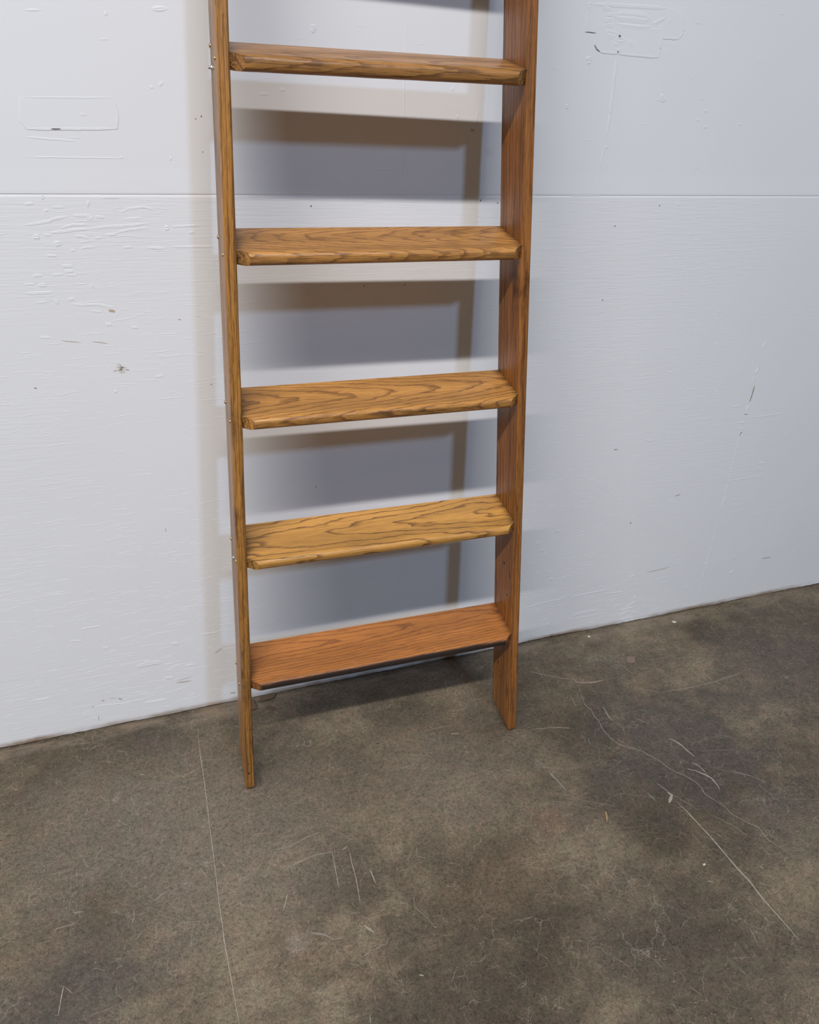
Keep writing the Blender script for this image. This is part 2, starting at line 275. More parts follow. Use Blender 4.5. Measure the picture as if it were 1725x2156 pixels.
# ---- marks measured on the floor (x, y) and on the wall (x, z), millimetres
FLOOR_MARKS = [([(1295,-199.1),(1292.8,-223.6),(1269.9,-297.3),(1275.6,-322.3),(1271.2,-343.7),(1273.8,-363.3),(1266.2,-393.9),(1268.4,-426.7),(1274.3,-453),(1295.2,-473.3),(1317.8,-490.5),(1334.4,-515.9),(1346.1,-539.4),(1356.4,-571.9),(1376.8,-597.3),(1390.5,-623.5),(1392.3,-642.5),(1387.8,-662.2),(1398.5,-683.3),(1409.5,-710.1),(1411.7,-733.7),(1426.7,-760.8),(1445.2,-783.2),(1442.8,-804),(1441.9,-816.9),(1447.4,-834.4),(1456.5,-847.7),(1464.8,-878.3)],1.6,0),
([(1283.8,-438.5),(1304.7,-476.2),(1315.9,-493.3)],1.2,0),
([(1313.9,-318.6),(1307.4,-366.2),(1315.8,-376.3)],4,3),
([(1294,-596.1),(1301.1,-616.7),(1305.4,-633.1)],2,0),
([(1305.4,-633.1),(1324.5,-665.7),(1341.3,-699.9)],1.5,3),
([(1304.8,-659.5),(1311,-690.3),(1313.3,-721.8),(1317.8,-769.3),(1318.9,-806.1),(1319.8,-853.9),(1323.2,-891),(1321.7,-932.1),(1323.3,-968.2),(1324.9,-1003),(1325.9,-1032.3)],3.4,0),
([(1182.9,-121.9),(1218.3,-148.3),(1259,-175.4),(1291.8,-193.9)],1.8,0),
([(1293.4,-185.9),(1298.6,-208.7),(1321.4,-217.3),(1349.5,-222.5),(1381.7,-221.4)],7,1),
([(1381.7,-221.4),(1430.3,-225)],1,3),
([(1445.4,-278.7),(1477.3,-296.7),(1511.9,-319.7)],2,3),
([(1511.9,-319.7),(1561.3,-322.5),(1623.5,-326.5),(1696.9,-326.2),(1742.4,-320.2),(1797.8,-319.7)],3,3),
([(1204.8,-103.9),(1213.6,-122.5),(1209.5,-164.5)],1.5,3),
([(1457.5,-133.3),(1471.6,-192.1),(1479.4,-238.3)],1.5,3),
([(1570.1,-184),(1616.1,-186)],1.5,3),
([(1418.1,-476.9),(1428.6,-490.7),(1435.7,-508.9),(1438.8,-531.8),(1443.5,-552.1)],5,0),
([(1397.5,-581.6),(1414.2,-593.2),(1429.1,-610.6),(1437,-625.7),(1436.7,-650.4),(1433.2,-661.5)],5.5,0),
([(1424,-565.9),(1433.6,-583.2),(1435.7,-609.5)],3,0),
([(1374.1,-383.1),(1390.4,-403.1),(1407.8,-437.9)],1.3,0),
([(1458.8,-482.5),(1467.2,-502.7)],1.3,3),
([(1499.3,-616.8),(1537,-647.8),(1565.3,-681.8)],1.5,3),
([(1252.4,-616.3),(1258.9,-644.9)],1.5,0),
([(1081.3,-338.6),(1122.6,-345.7),(1157.5,-354.3),(1188.6,-369.8)],2.2,3),
([(1037.2,-432.7),(1048.1,-462.1),(1061,-472.6)],1.2,3),
([(1055,-483.4),(1060.4,-516.2),(1064.1,-550.8)],3,3),
([(1360,-717.2),(1389.5,-759.9),(1410.8,-809.6)],1.5,3),
([(1639.3,-524.3),(1639.2,-545.8)],1.5,0),
([(1373,-863.7),(1374.8,-879)],3,0),
([(1339.6,-901.1),(1355.9,-911)],3,0),
([(1249.1,-251.2),(1243.3,-296.8)],1.8,3),
([(234.6,-79.6),(231.9,-133.6),(231.2,-202.6),(231.4,-262.7),(229.9,-329.2),(228.9,-387.2),(228,-442.2),(227.1,-494.3),(226.5,-527.6),(225.2,-579.2),(225,-628.5),(224.4,-675.2),(226.3,-720.4),(227.2,-763.1),(228.3,-803.9),(229.6,-835.9),(229.9,-863)],2,0),
([(355.8,-497.4),(386.8,-499.8),(410.4,-493.9),(434.7,-486.6),(466.2,-482.7)],3.2,3),
([(370.8,-551.2),(395.4,-546.3),(422,-542)],2.5,3),
([(369.2,-552.8),(400.1,-543.6),(438.1,-538.4),(478.6,-541.3)],3.2,3),
([(230,-541),(255.9,-553.4),(283.8,-552.2),(308.7,-550)],1.3,3),
([(363.4,-610.3),(356.8,-625.8),(347.3,-645.8)],2.2,0),
([(-68.9,-667.3),(-72.1,-692.6),(-75.1,-720.1)],1.8,0),
([(-67.4,-668.7),(-51.2,-688.7)],1.5,3),
([(-80.7,-718.3),(-73.8,-719.1)],3,0),
([(-76.1,-664.9),(-67.4,-670)],3,3),
([(29.1,-304.5),(43,-323.2),(56.9,-337),(56.3,-357.7)],1.2,0),
([(238.2,-489.3),(249.6,-510)],2,0),
([(200,-502.5),(207.1,-517.2)],2,0),
([(155.5,-521.8),(172.4,-522.4)],4,3),
([(-56.1,-519.6),(-37.3,-523.5)],5,1),
([(-52,-497.1),(-49.3,-517)],1.3,3),
([(-89.8,-555),(-85.7,-545.6),(-73.6,-545.9),(-52.3,-544.9)],3,3),
([(99.9,-591.5),(99.3,-630.8)],1.6,3),
([(74.2,-601.3),(61.1,-618.4)],1.8,3),
([(129.3,-626.4),(137.4,-623.7)],8,3),
([(125.1,-550.7),(131.1,-535)],1.2,3),
([(149.2,-382.8),(158.8,-397.4)],1.4,3),
([(146.5,-370.3),(154.6,-382.2)],1,3),
([(172.8,-422.2),(163.8,-443.7),(157.5,-456.9)],1,0),
([(24,-644.7),(32.4,-647.4)],5,1),
([(102.7,-541.5),(113.1,-533.1),(123.2,-530.5)],5,1),
([(58.8,-548.3),(59.8,-567.4),(53,-583.5)],2,1),
([(82.6,-556),(93.8,-555.9)],5,1),
([(66.2,-565.7),(82.2,-563.5)],3,1),
([(143.5,-607.5),(162.4,-611.9),(176.7,-614.7),(192,-623.3)],1.6,3),
([(175.1,-614.1),(166.7,-635),(161.3,-658.1)],1.2,3),
([(391.5,-318.6),(413.1,-301.2)],1.8,3),
([(86,-187.8),(94.3,-191.5)],8,0),
([(173.2,-288.5),(167.4,-314.3),(173,-335.8)],1,3),
([(214.6,-382.7),(218.5,-398),(226.8,-405.3)],1.2,3),
([(257.1,-159.2),(261.3,-186.5)],1,3),
([(41.5,-467.9),(57.3,-493.3),(71.8,-502)],1.2,3),
([(81.9,-499.2),(86.4,-508.7)],2.5,0),
([(477.6,-537.9),(473.9,-573.8),(470.9,-610.6),(468.2,-630.1)],2,0),
([(514.1,-547.3),(511,-581.4),(509.6,-619),(504.9,-654.1),(501.3,-682.4)],2,0),
([(544.1,-609.1),(545,-630.4),(545.9,-645.1)],2.4,0),
([(494.5,-725.5),(500.5,-734.8),(510.6,-747.2)],4.5,0),
([(529.1,-704.8),(542.2,-708.4)],3,3),
([(536.6,-709.2),(544.7,-706.1)],3,0),
([(601.3,-619.1),(599.2,-633.2)],2,3),
([(770.1,-647.3),(761.6,-657.7)],3,0),
([(622.5,-687.3),(610.8,-704.2),(607.8,-722.7),(620.3,-747.8),(630.7,-777.2)],1.3,3),
([(628.8,-772.9),(633.9,-778.3)],5,0),
([(485.5,-671.4),(489,-684.2)],2,0),
([(465.1,-785.1),(489.2,-772.3),(522.2,-776)],1,3),
([(576.3,-750.3),(585.7,-744)],1,3),
([(431.2,-737.5),(441.2,-738.2),(451.7,-737)],4,3),
([(390.8,-709.9),(415,-721.4),(431.2,-737.5)],5,3),
([(477.3,-789.1),(493.4,-780.6),(513.4,-781.9)],2,3),
([(790.2,-259.9),(828.6,-257.9),(885.3,-259.5)],1.8,1),
([(648.4,-176.3),(648.5,-214.6)],1.4,3),
([(864.1,-287.9),(889.8,-294.6)],6,1),
([(551.8,-339.5),(554.5,-383.3)],1,3),
([(456.9,-894.5),(453.7,-910.1)],3,3),
([(993.7,-340.8),(973.2,-383.1)],1.2,3),
([(1083.3,-338.4),(1124,-346.5),(1183,-362.9)],2,3),
([(548.3,-305),(559.7,-310.3)],3,0),
([(907.9,-427.7),(919.5,-427.4)],5,3),
([(996.5,-472.4),(1001.9,-470.7)],5,0),
([(567.8,-855.7),(574.9,-859.3)],7,0),
([(471.1,-311.3),(480.6,-315.4)],2,3),
([(498.5,-544.6),(513.6,-538.2)],6,3),
([(518.8,-519.4),(532.4,-526.1)],3,3),
([(955.5,-395.4),(963.9,-400.4)],6,0),
([(665.4,-262.9),(676.2,-264.5)],6,2),
([(610.1,-350.7),(617.5,-347.5)],4,2),
([(710.8,-418.3),(715.7,-416.7)],4,2),
([(1039.3,-437.7),(1057,-466.3)],1,3),
([(1051.8,-484.5),(1058.6,-514.3),(1064.5,-548.6)],3,3),
([(1302.8,-629.3),(1306.2,-641),(1286.3,-658.1)],12,0),
([(1317.2,-940.2),(1321.8,-944.9)],13,1),
([(1503.2,-623.7),(1538.6,-649),(1562.5,-680.5)],1.6,3),
([(1248.6,-975.8),(1244.1,-992.9),(1237.6,-1014.3)],1.4,3),
([(1182.3,-980),(1181.7,-990.6)],2,0),
([(1360.3,-932),(1357.8,-963.3)],2,3),
([(1061.3,-915.5),(1069,-918.8)],3,0),
([(1003.9,-952),(1009.8,-957.4)],7,3),
([(1035.2,-976.2),(1038.9,-979.1)],5,3),
([(1234.2,-862.3),(1247.3,-867.8)],5,3),
([(1411.4,-838.7),(1415.5,-844.5)],6,3),
([(846,-949.5),(861.4,-969.3)],1.3,3),
([(1051.4,-1036.7),(1065.6,-1062.2)],1.3,3),
([(-54.3,-38.3),(-30.7,-39.7)],2.5,3),
([(436.5,-336),(451.6,-337.5)],1,3),
([(436.7,-341.5),(451.6,-343.1)],1,3),
([(436.9,-347),(451.7,-348.6)],1,3),
([(437.1,-352.6),(451.7,-354)],1,3),
([(437.3,-358),(451.8,-359.5)],1,3),
([(437.5,-363.5),(451.8,-364.9)],1,3),
([(437.6,-368.9),(451.8,-370.3)],1,3),
([(437.8,-374.3),(451.9,-375.7)],1,3),
([(438,-379.7),(451.9,-381)],1,3),
([(438.2,-385),(452,-386.3)],1,3),
([(438.4,-390.3),(452,-391.6)],1,3),
([(438.6,-395.6),(452,-396.9)],1,3),
([(438.8,-400.9),(452.1,-402.1)],1,3),
([(438.9,-406.2),(452.1,-407.3)],1,3),
([(439.1,-411.4),(452.1,-412.5)],1,3),
([(439.3,-416.6),(452.2,-417.7)],1,3),
([(439.5,-421.7),(452.2,-422.8)],1,3),
([(439.7,-426.9),(452.3,-428)],1,3),
([(439.8,-432),(452.3,-433.1)],1,3),
([(440,-437.1),(452.3,-438.1)],1,3),
([(440.2,-442.2),(452.4,-443.2)],1,3),
([(440.4,-447.2),(452.4,-448.2)],1,3),
([(440.5,-452.2),(452.4,-453.2)],1,3),
([(440.7,-457.2),(452.5,-458.2)],1,3),
([(440.9,-462.2),(452.5,-463.1)],1,3),
([(441.1,-467.2),(452.6,-468)],1,3)]
WALL_MARKS = [([(781.2,1610.9),(779.7,1545.5),(780.9,1458.6),(786,1299.9)],1,0),
([(763.8,1348.2),(781,1342.8)],1.5,0),
([(759.2,1359.1),(780.5,1355.7)],1,0),
([(776.9,1335.4),(787,1352.1)],1.4,0),
([(759.5,1348.8),(772.5,1340.9),(781.4,1331.7)],1.2,0),
([(696.9,1345.5),(768.1,1344.5)],1,0),
([(742.5,1357),(767.2,1371.9)],1,0),
([(1260.8,1578),(1262.1,1560.5),(1262.9,1529.6),(1264.5,1499.8),(1265.8,1459.7),(1263.6,1420.2),(1263.1,1406.1)],2.2,0),
([(1263.4,1401.1),(1258.5,1356.5)],1.2,0),
([(1255.7,1335.6),(1255.1,1314.5)],1,0),
([(1219,1668.8),(1224.2,1662)],2,0),
([(1211.3,1656.8),(1229.7,1654.4)],2.2,0),
([(1221.5,1644.8),(1235.4,1645.4)],2,0),
([(1220.2,1635.8),(1236.5,1634.6)],3,0),
([(1223.8,1627.2),(1243.3,1625.5)],3,0),
([(1223.1,1614.7),(1239.7,1612.7),(1256.6,1609.3)],5,0),
([(1231.6,1607.1),(1247.4,1604.3)],2,0),
([(1246.7,1602.7),(1278.5,1602.7)],4,0),
([(1247.4,1593.8),(1265.8,1594.1)],2,0),
([(1257.5,1583.8),(1269.9,1583.7)],2.5,0),
([(1260,1581.7),(1263.7,1578.9)],3,2),
([(1257.6,1609.8),(1264,1608.2)],5,2),
([(1202.3,1590.6),(1208.6,1583.5),(1217.6,1578.7)],1.8,2),
([(1248.3,1630.9),(1283.2,1630.1),(1333,1630.1)],3.5,1),
([(1239.4,1645.7),(1290.1,1646),(1331.8,1644.9)],6,0),
([(1183,1660.6),(1246.1,1662.7),(1368.9,1665.7)],2,0),
([(1336,1635.5),(1353.1,1643.3),(1368.3,1650.2)],2.5,1),
([(1178.9,1638.9),(1179.4,1612.9)],1.5,0),
([(1175.6,1612),(1203.6,1611.4)],1.3,2),
([(1278.3,1603.8),(1301.3,1593)],3,0),
([(1217.7,1578.3),(1262.8,1578.1)],1.5,0),
([(1262.9,1577.3),(1366.6,1575.7)],1.3,0),
([(1367.5,1576.5),(1368.2,1596.6),(1366.8,1625.4)],1.2,0),
([(1367.8,1611.8),(1411.7,1612.8)],1.2,0),
([(1411.7,1612.8),(1418.3,1625.4),(1417.7,1640.5)],1.3,0),
([(1199.1,1625.7),(1203.7,1599.6)],1.1,1),
([(1330.7,1626.2),(1365.4,1626.8)],1,1),
([(1185,1562.8),(1194.1,1568.5),(1201.5,1566.6)],2.5,1),
([(1190.4,1560.8),(1200.7,1559.8)],4,0),
([(1175.5,1658.7),(1182.5,1657.8)],5,0),
([(1149.9,1473.6),(1159.1,1473.9)],3,0),
([(1387.9,1498),(1405.3,1494.5)],3,0),
([(1389.1,1502.1),(1399.2,1501.6)],3,0),
([(1499.6,1458.4),(1507.6,1458.6)],2,0),
([(1463.1,1540.7),(1468.5,1541.7)],1.5,0),
([(1376.2,1643.9),(1383.8,1643.2)],2.5,0),
([(1488.6,1274.7),(1495.4,1276.6)],2,0),
([(1514.8,1477.3),(1524.4,1476.6)],1.5,0),
([(1498.7,1458.7),(1505.9,1458.2)],1.5,0),
([(1521.4,1444.2),(1533.3,1443.8)],1.5,0),
([(1622.3,1452.9),(1632.3,1452.1)],1.2,0),
([(1264.4,1396),(1271,1395.8)],1.8,0),
([(1098.3,1310.2),(1129.2,1299.9)],1.5,0),
([(1182.9,1300),(1281.9,1302.1)],4,1),
([(1276.3,1319.9),(1292.2,1318.9)],2,0),
([(1241.8,1302),(1269.1,1298.5)],2,0),
([(80.9,1452.2),(156.7,1454.4),(226.6,1456.6)],1,1),
([(72.3,1405.8),(76.8,1402.3),(228.4,1406.3)],1.2,0),
([(227.3,1406.9),(232.2,1434.7)],1.2,0),
([(115.1,1403.5),(131.8,1403.8)],2.5,2),
([(308.1,1595.6),(338,1597.2)],2.5,0),
([(229.9,1583.7),(235.9,1583.2)],2,0),
([(104.5,1580.5),(131.9,1581.9)],1,0),
([(291.9,1476.5),(299.5,1475.4)],1.5,0),
([(308.7,1478.8),(317.1,1485.2)],1.5,0),
([(225.3,1359),(231.9,1359.1)],1.5,0),
([(313.6,1359.9),(319,1356.8)],2,0),
([(167.3,1428.6),(177.6,1426.9)],1.5,0),
([(199.3,1323.8),(372.2,1323.7)],0.8,0),
([(69.4,1389.7),(154,1384.5)],0.8,0),
([(63.3,1357),(237.3,1357.7)],0.7,0),
([(593.4,1585.6),(600.6,1578.4)],4,0),
([(591.7,1588.5),(602.6,1587.7)],2,1),
([(490.4,1472.1),(506.9,1473.4)],1.5,0),
([(529.3,1480.6),(540.4,1481.1)],1.5,0),
([(895.8,1446.5),(902.3,1446.7)],2,0),
([(944.6,1464.1),(942.7,1435.4)],1.3,0),
([(936.4,1431.6),(945.7,1427.5)],4,0),
([(930.5,1423.5),(940.8,1421.6)],1.3,2),
([(931,1417),(940,1415.4)],1.2,0),
([(881.6,1495.6),(888,1495.2)],2,0),
([(1879.9,918.3),(1869.8,895.2)],2.5,0),
([(1880.5,843.7),(1869.5,822.3)],3,0),
([(1880,789.2),(1879.8,761.5),(1875.6,736.4)],3,3),
([(1880.5,843.7),(1875.2,826.9)],1.5,2),
([(1879,786.8),(1878.3,756.5),(1879.1,738.6)],1.2,2),
([(1868,817.5),(1871.6,787.4)],2,0),
([(1874.1,731.4),(1879.4,694.6)],3,0),
([(1857.8,675.8),(1880.6,670.9)],2,0),
([(1860.4,657.1),(1880.2,652.4)],2,0),
([(1877.6,644.7),(1871,632)],2.5,2),
([(1868.3,700.9),(1881.2,698.6)],1.5,2),
([(1866.9,695.8),(1874.6,610.1),(1875.8,533.1),(1876.8,476.5),(1875.2,371.8)],1.3,0),
([(1875.2,371.8),(1877.1,249.4),(1874.9,173.7),(1879,20.6)],1.4,0),
([(1880.9,429.9),(1878.3,383.2)],2.5,0),
([(1875.6,687.2),(2037.3,689)],1.2,1),
([(1884.6,482.4),(2016.5,483.1)],1,1),
([(1974,544),(1978.7,529.4),(2001.3,529.5)],2.5,0),
([(1977.8,201),(1988.5,176.5)],2.5,0),
([(1983.2,125),(2001.9,131.6)],3,0),
([(2107.9,160.6),(2146.9,160.5)],1.8,2),
([(1683.6,455.4),(1704,458.3)],1.6,2),
([(1538.3,655.3),(1564.6,643.3)],1.5,0),
([(1820.9,728.4),(1844.7,728.8)],1.5,0),
([(1539.8,386.2),(1544.6,382.6)],3,2),
([(1436.1,635.2),(1440.2,633.8)],2.5,2),
([(1444.1,635.9),(1449.1,632.8)],2,2),
([(1642.4,189.7),(1686,191.3),(1726.4,194.8)],2,3),
([(1866.1,181.7),(1879.1,182.6)],2,0),
([(1566.4,849.2),(1582.5,849.9)],1.5,0),
([(1237.9,687.8),(1246,684.6)],2,0),
([(1204.7,142.7),(1238.3,140),(1275.9,145.6),(1334.1,146.3),(1352.4,154.8),(1384,162.6)],1.5,0),
([(1366.5,148.6),(1406.3,147.8),(1449.5,149.3),(1513.7,150)],1.8,0),
([(1509.7,134.8),(1572.9,129.8)],1.5,0),
([(1388.4,73.4),(1411.5,75.8),(1445,77.9),(1485.9,78.6)],3,0),
([(1383.8,59.9),(1393.6,61.4)],2.5,0),
([(1393.9,59.6),(1482.5,59.3),(1512.7,64)],1.2,0),
([(1300.9,59.4),(1311.1,56.5)],3,0),
([(1572.9,42.4),(1610.4,49.5)],2.5,0),
([(1567,36.2),(1598,41)],2.5,0),
([(1585.9,65.6),(1605.7,72.6),(1624.7,83.5)],2.5,0),
([(1566.5,56.7),(1622.1,61.9)],2,0),
([(1588.6,16.8),(1608.6,23.8),(1622.5,17.2),(1618.9,8.5)],3,0),
([(1612,41.8),(1647,29)],2,0),
([(1577.5,19.1),(1595.3,19.2)],3,0),
([(1612.8,89.5),(1619.8,106.3)],2,0),
([(1289.6,230.4),(1304.7,225.3)],3,0),
([(1338.5,224.2),(1347,220.9)],2.5,0),
([(1328.3,227.7),(1341.5,225.3)],1.5,0),
([(1282.9,255.3),(1292.5,254.2)],1.5,0),
([(1340.3,254),(1354.9,253)],1.5,0),
([(1243.3,339),(1259.5,333.1)],2,0),
([(1227.8,363.7),(1240.5,360)],1.5,0),
([(1285.6,398.3),(1297.3,391.8)],3,0),
([(1541.3,78.3),(1575.4,82.3)],1.5,0),
([(1249.1,31),(1253.4,22.8)],1.2,3),
([(1522.1,264.1),(1527.6,261.8)],2.5,0),
([(1214.4,373.7),(1239.2,369.7)],1,0),
([(1579.6,181.7),(1595.3,189.3)],1.8,0),
([(103.2,182.1),(126.6,182.3),(150.2,183.3),(170.2,180.7)],4,0),
([(124.4,191.7),(144.2,190.1)],2.5,0),
([(174.2,170.8),(196.6,172.2)],1.5,0),
([(224.3,156.4),(250.2,153.8)],2,0),
([(196.4,234.7),(216.2,230.2)],3,0),
([(171.2,128.1),(193.3,124.8)],3,0),
([(177.2,151.8),(194.2,150)],1.5,0),
([(111.5,58.4),(139,56.7),(170.3,56.5)],2.5,0),
([(-141.7,135.2),(-101.5,132.5)],1.6,0),
([(272.6,246.2),(317.6,244.3)],1.8,0),
([(301.8,179.1),(320.4,190.7)],1.2,2),
([(196.5,105.4),(235,103.6)],3,3),
([(200.6,111.4),(236.2,116.5)],1.2,3),
([(51.2,90.5),(60.5,84.8)],2,2),
([(30.5,97.4),(48.1,92.7)],1.2,3),
([(10.1,93.6),(18.2,92.8)],3,3),
([(-13.5,79.1),(-9.4,80.3)],3,3),
([(-3.2,48.2),(-4.2,29.5)],1,3),
([(331.2,34.8),(347,33.1)],4,3),
([(220.6,569.4),(220,558.3)],1.2,3),
([(36.7,255.9),(51.2,256.9)],2.2,0),
([(-7.5,184),(-3,181.5)],2.5,0),
([(-34,295.2),(-4,289.3)],1.5,0),
([(-4.8,323.9),(44.9,323.5)],1.5,0),
([(-10.3,78.3),(62.2,72.6),(130.5,73.2)],1,0),
([(325,294),(331.5,288.3)],1,0),
([(41.7,1242.3),(64.5,1244.6),(85.8,1248.3),(92.1,1251.6),(119.6,1256.8)],1.6,0),
([(127.5,1258.3),(162.2,1258.1)],1.8,0),
([(165.9,1256.5),(185.3,1254.8)],1.5,0),
([(155.8,1279.9),(161.3,1277.9)],3,0),
([(152.4,1257.6),(157.5,1252.3),(164,1256.5)],2,0),
([(48.3,1278.1),(65.1,1279.6)],1.5,0),
([(91.9,1272.7),(118.3,1272.3)],1.2,0),
([(79.6,1266.6),(88.4,1268.5)],1.5,0),
([(210,1261.8),(228.9,1270),(255.4,1272.9),(281.2,1267.8)],1.3,0),
([(216.4,1250.3),(228.7,1252.6),(255,1253)],1.3,0),
([(102.9,1236.5),(126.8,1242.1),(154,1242.2)],1.3,0),
([(82.4,1228.3),(115.4,1231),(154.9,1234.9)],1.5,0),
([(154.9,1234.9),(174.8,1237.1),(194.8,1238.5),(235.1,1240.1),(266.1,1243.8)],1.5,0),
([(201.3,1227.4),(226,1232.1),(265,1234.7)],1.3,0),
([(291.8,1234.5),(300.1,1234.4)],3,0),
([(302.4,1236.4),(329.7,1237.6),(359.5,1238.9)],1.3,0),
([(337,1225.7),(347.7,1226.2)],1.8,0),
([(70.3,1224.1),(87.4,1224.3)],1.5,0),
([(52.8,1221.4),(65.1,1221.2)],3,0),
([(125.6,1222.4),(140.9,1220.2),(150.2,1217)],1.6,0),
([(87.4,1207),(100.3,1209.4)],3,0),
([(160.2,1217.9),(176.1,1218.3)],1.3,0),
([(182.7,1223),(200.8,1224)],1.5,0),
([(93.4,1167.5),(114.9,1167)],1.8,0),
([(97.5,1157.1),(115.4,1157.7)],1.8,0),
([(40.2,1151.6),(57.4,1150.5)],1.8,0),
([(73.1,1151.6),(94.6,1151.4)],1.4,0),
([(98.3,1149.9),(120.1,1149.9)],1.4,0),
([(46.5,1132.9),(62,1132.3)],2.2,0),
([(18.8,1118.3),(41.9,1117.8),(71.6,1119.4)],1.8,0),
([(21.8,1134.7),(41.1,1135.1)],1.4,0),
([(94.6,1102.7),(107.1,1105.4)],1.8,0),
([(71,1098.3),(77.4,1101.2)],3,0),
([(32.9,1099.9),(62.5,1100.8)],1.3,0),
([(105,1092.6),(145.6,1092),(179.8,1085.1)],1.5,0),
([(209.7,1199.8),(228,1199.9)],1.4,0),
([(252.4,1198),(291.8,1196.2)],1.6,0),
([(300.5,1199.2),(381.8,1197.7)],1.3,0),
([(129.5,1197.2),(141.9,1201),(163.6,1201.1)],1.3,0),
([(113.6,1195.5),(123.5,1196.3)],1.5,0),
([(71.5,1187.3),(88.8,1186.5)],1.5,0),
([(156.3,1051.9),(169.9,1051.2)],2.2,0),
([(205.9,1043.7),(218.6,1042.4)],1.8,0),
([(28.9,1033.2),(54.4,1030.2)],1.6,0),
([(140.7,1127.6),(144.9,1128.5)],3,0),
([(131.5,1079.5),(155.8,1077.3)],1.3,0),
([(239.7,934.9),(256.9,937.8)],1.8,0),
([(153.7,911.3),(160,909.1)],2.5,0),
([(2.4,929.9),(8.3,929)],2.5,2),
([(298.3,1054.3),(305,1054.7)],2,3),
([(166.5,1079.7),(172.6,1078.8),(178.6,1076.7)],5,3),
([(69.5,1023.5),(85.5,1021),(105.5,1017.6)],1.2,3),
([(126.5,1018.7),(157.1,1012.3)],1.5,3),
([(351,910.4),(356.8,909.7)],2.5,3),
([(78.2,1290.3),(85.5,1289.8)],2.5,0),
([(182.4,1289.5),(217.7,1289.9)],1.2,0)]
WALL_DOTS = [(585.2,1273.8,2.2,2),(966.3,1284.8,2.5,2),(1008.4,1279.8,2,2),(1439.3,1273.1,2,2),(1322.9,1227.9,2.2,2),(1321,1053.4,2.2,2),(379.5,1431.3,1.8,2),(368.7,1427,1.4,2),(376.7,1370.8,1.3,2),(581.9,630.1,1.8,2),(1395.3,1227.1,2.2,1),(1289.7,1265.1,2.5,1),(700.9,1109.3,1.8,2),(1441.3,635.5,2,2),(795.3,1108.2,2,2)]
TAPE = [[(72.8,1451.7),(227.2,1456.4),(233.3,1434.7),(227.3,1406.3),(76.8,1402.3),(65.7,1413.6)],[(1179.1,1660.4),(1389.8,1666.4),(1415.4,1653.9),(1417,1638.9),(1412.8,1612.8),(1175.7,1611.5),(1173.1,1638.6)],[(1198.8,1627.2),(1236.7,1628),(1366.4,1626.9),(1367.6,1576.2),(1217.7,1578.3),(1202.3,1590.6)]]

# ---------------------------------------------------------------- floor
rf = random.Random(3)
V = [(-5, -11, 0), (7, -11, 0), (7, .02, 0), (-5, .02, 0), (-5, -11, -.1), (7, -11, -.1), (7, .02, -.1), (-5, .02, -.1)]
Fc = [(0, 1, 2, 3), (7, 6, 5, 4), (0, 4, 5, 1), (1, 5, 6, 2), (2, 6, 7, 3), (3, 7, 4, 0)]
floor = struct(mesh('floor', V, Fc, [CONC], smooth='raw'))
def strip_mesh(name, items, mats, z, step=7, jit=.25):
    V, Fc, fm = [], [], []
    for k_, (p, wd, kind) in enumerate(items):
        p = densify([(a/1000, b/1000) for a, b in p], step/1000, jit/1000, rf)
        fr = frames(p); n = len(p); base = len(V)
        for i, ((x, y), (nx, ny)) in enumerate(zip(p, fr)):
            t = i/(n-1); taper = min(1, .25+6*min(t, 1-t)) if wd < 5 else math.sin(math.pi*(.12+.76*t))
            h = wd/2000*taper*rf.uniform(.55, 1.1)
            zz = z + .00002*(k_ % 7)
            V += [(x+nx*h, y+ny*h, zz), (x-nx*h, y-ny*h, zz)]
        for i in range(n-1):
            a = base+2*i; Fc.append((a, a+1, a+3, a+2)); fm.append(kind)
    o = mesh(name, V, Fc, mats, fm=fm, smooth='raw'); return o
marks = list(FLOOR_MARKS)
for i in range(340):   # short hairlines and rub marks scattered over the slab
    x, y = rf.uniform(-500, 2600), rf.uniform(-1250, -40)
    a = rf.uniform(0, math.pi); L = rf.choice([6, 10, 16, 28, 45]); p = [(x, y)]
    for k in range(4):
        a += rf.gauss(0, .5); x += L/4*math.cos(a); y += L/4*math.sin(a); p.append((x, y))
    marks.append((p, rf.choice([.6, .7, .9, 1.1]), 3 if rf.random() < .75 else 0))
for i in range(60):
    x, y = rf.uniform(1000, 2400), rf.uniform(-900, -60); a = rf.gauss(-.5, .25); L = rf.uniform(25, 130)
    marks.append(([(x, y), (x+L*math.cos(a), y+L*math.sin(a))], rf.choice([.6, .8, 1.1]), 3))
o = strip_mesh('floor_scratches', marks, [PALE, PINK, SPOT, FAINT], .0003)
o.parent = floor; o['kind'] = 'stuff'; o['label'] = 'pale cracks and scratches in the brown concrete'

# ---------------------------------------------------------------- wall (upper smooth sheet over lower plywood sheet)
rw_ = random.Random(11)
ZS = 1.2956
V, Fc, fm = [], [], []
def quad(a, b, c, d, m): 
    i = len(V); V.extend([a, b, c, d]); Fc.append((i, i+1, i+2, i+3)); fm.append(m)
X0, X1 = -5.0, 7.0
# backing behind the sheets
quad((X0, .012, -.05), (X1, .012, -.05), (X1, .012, 4.2), (X0, .012, 4.2), 2)
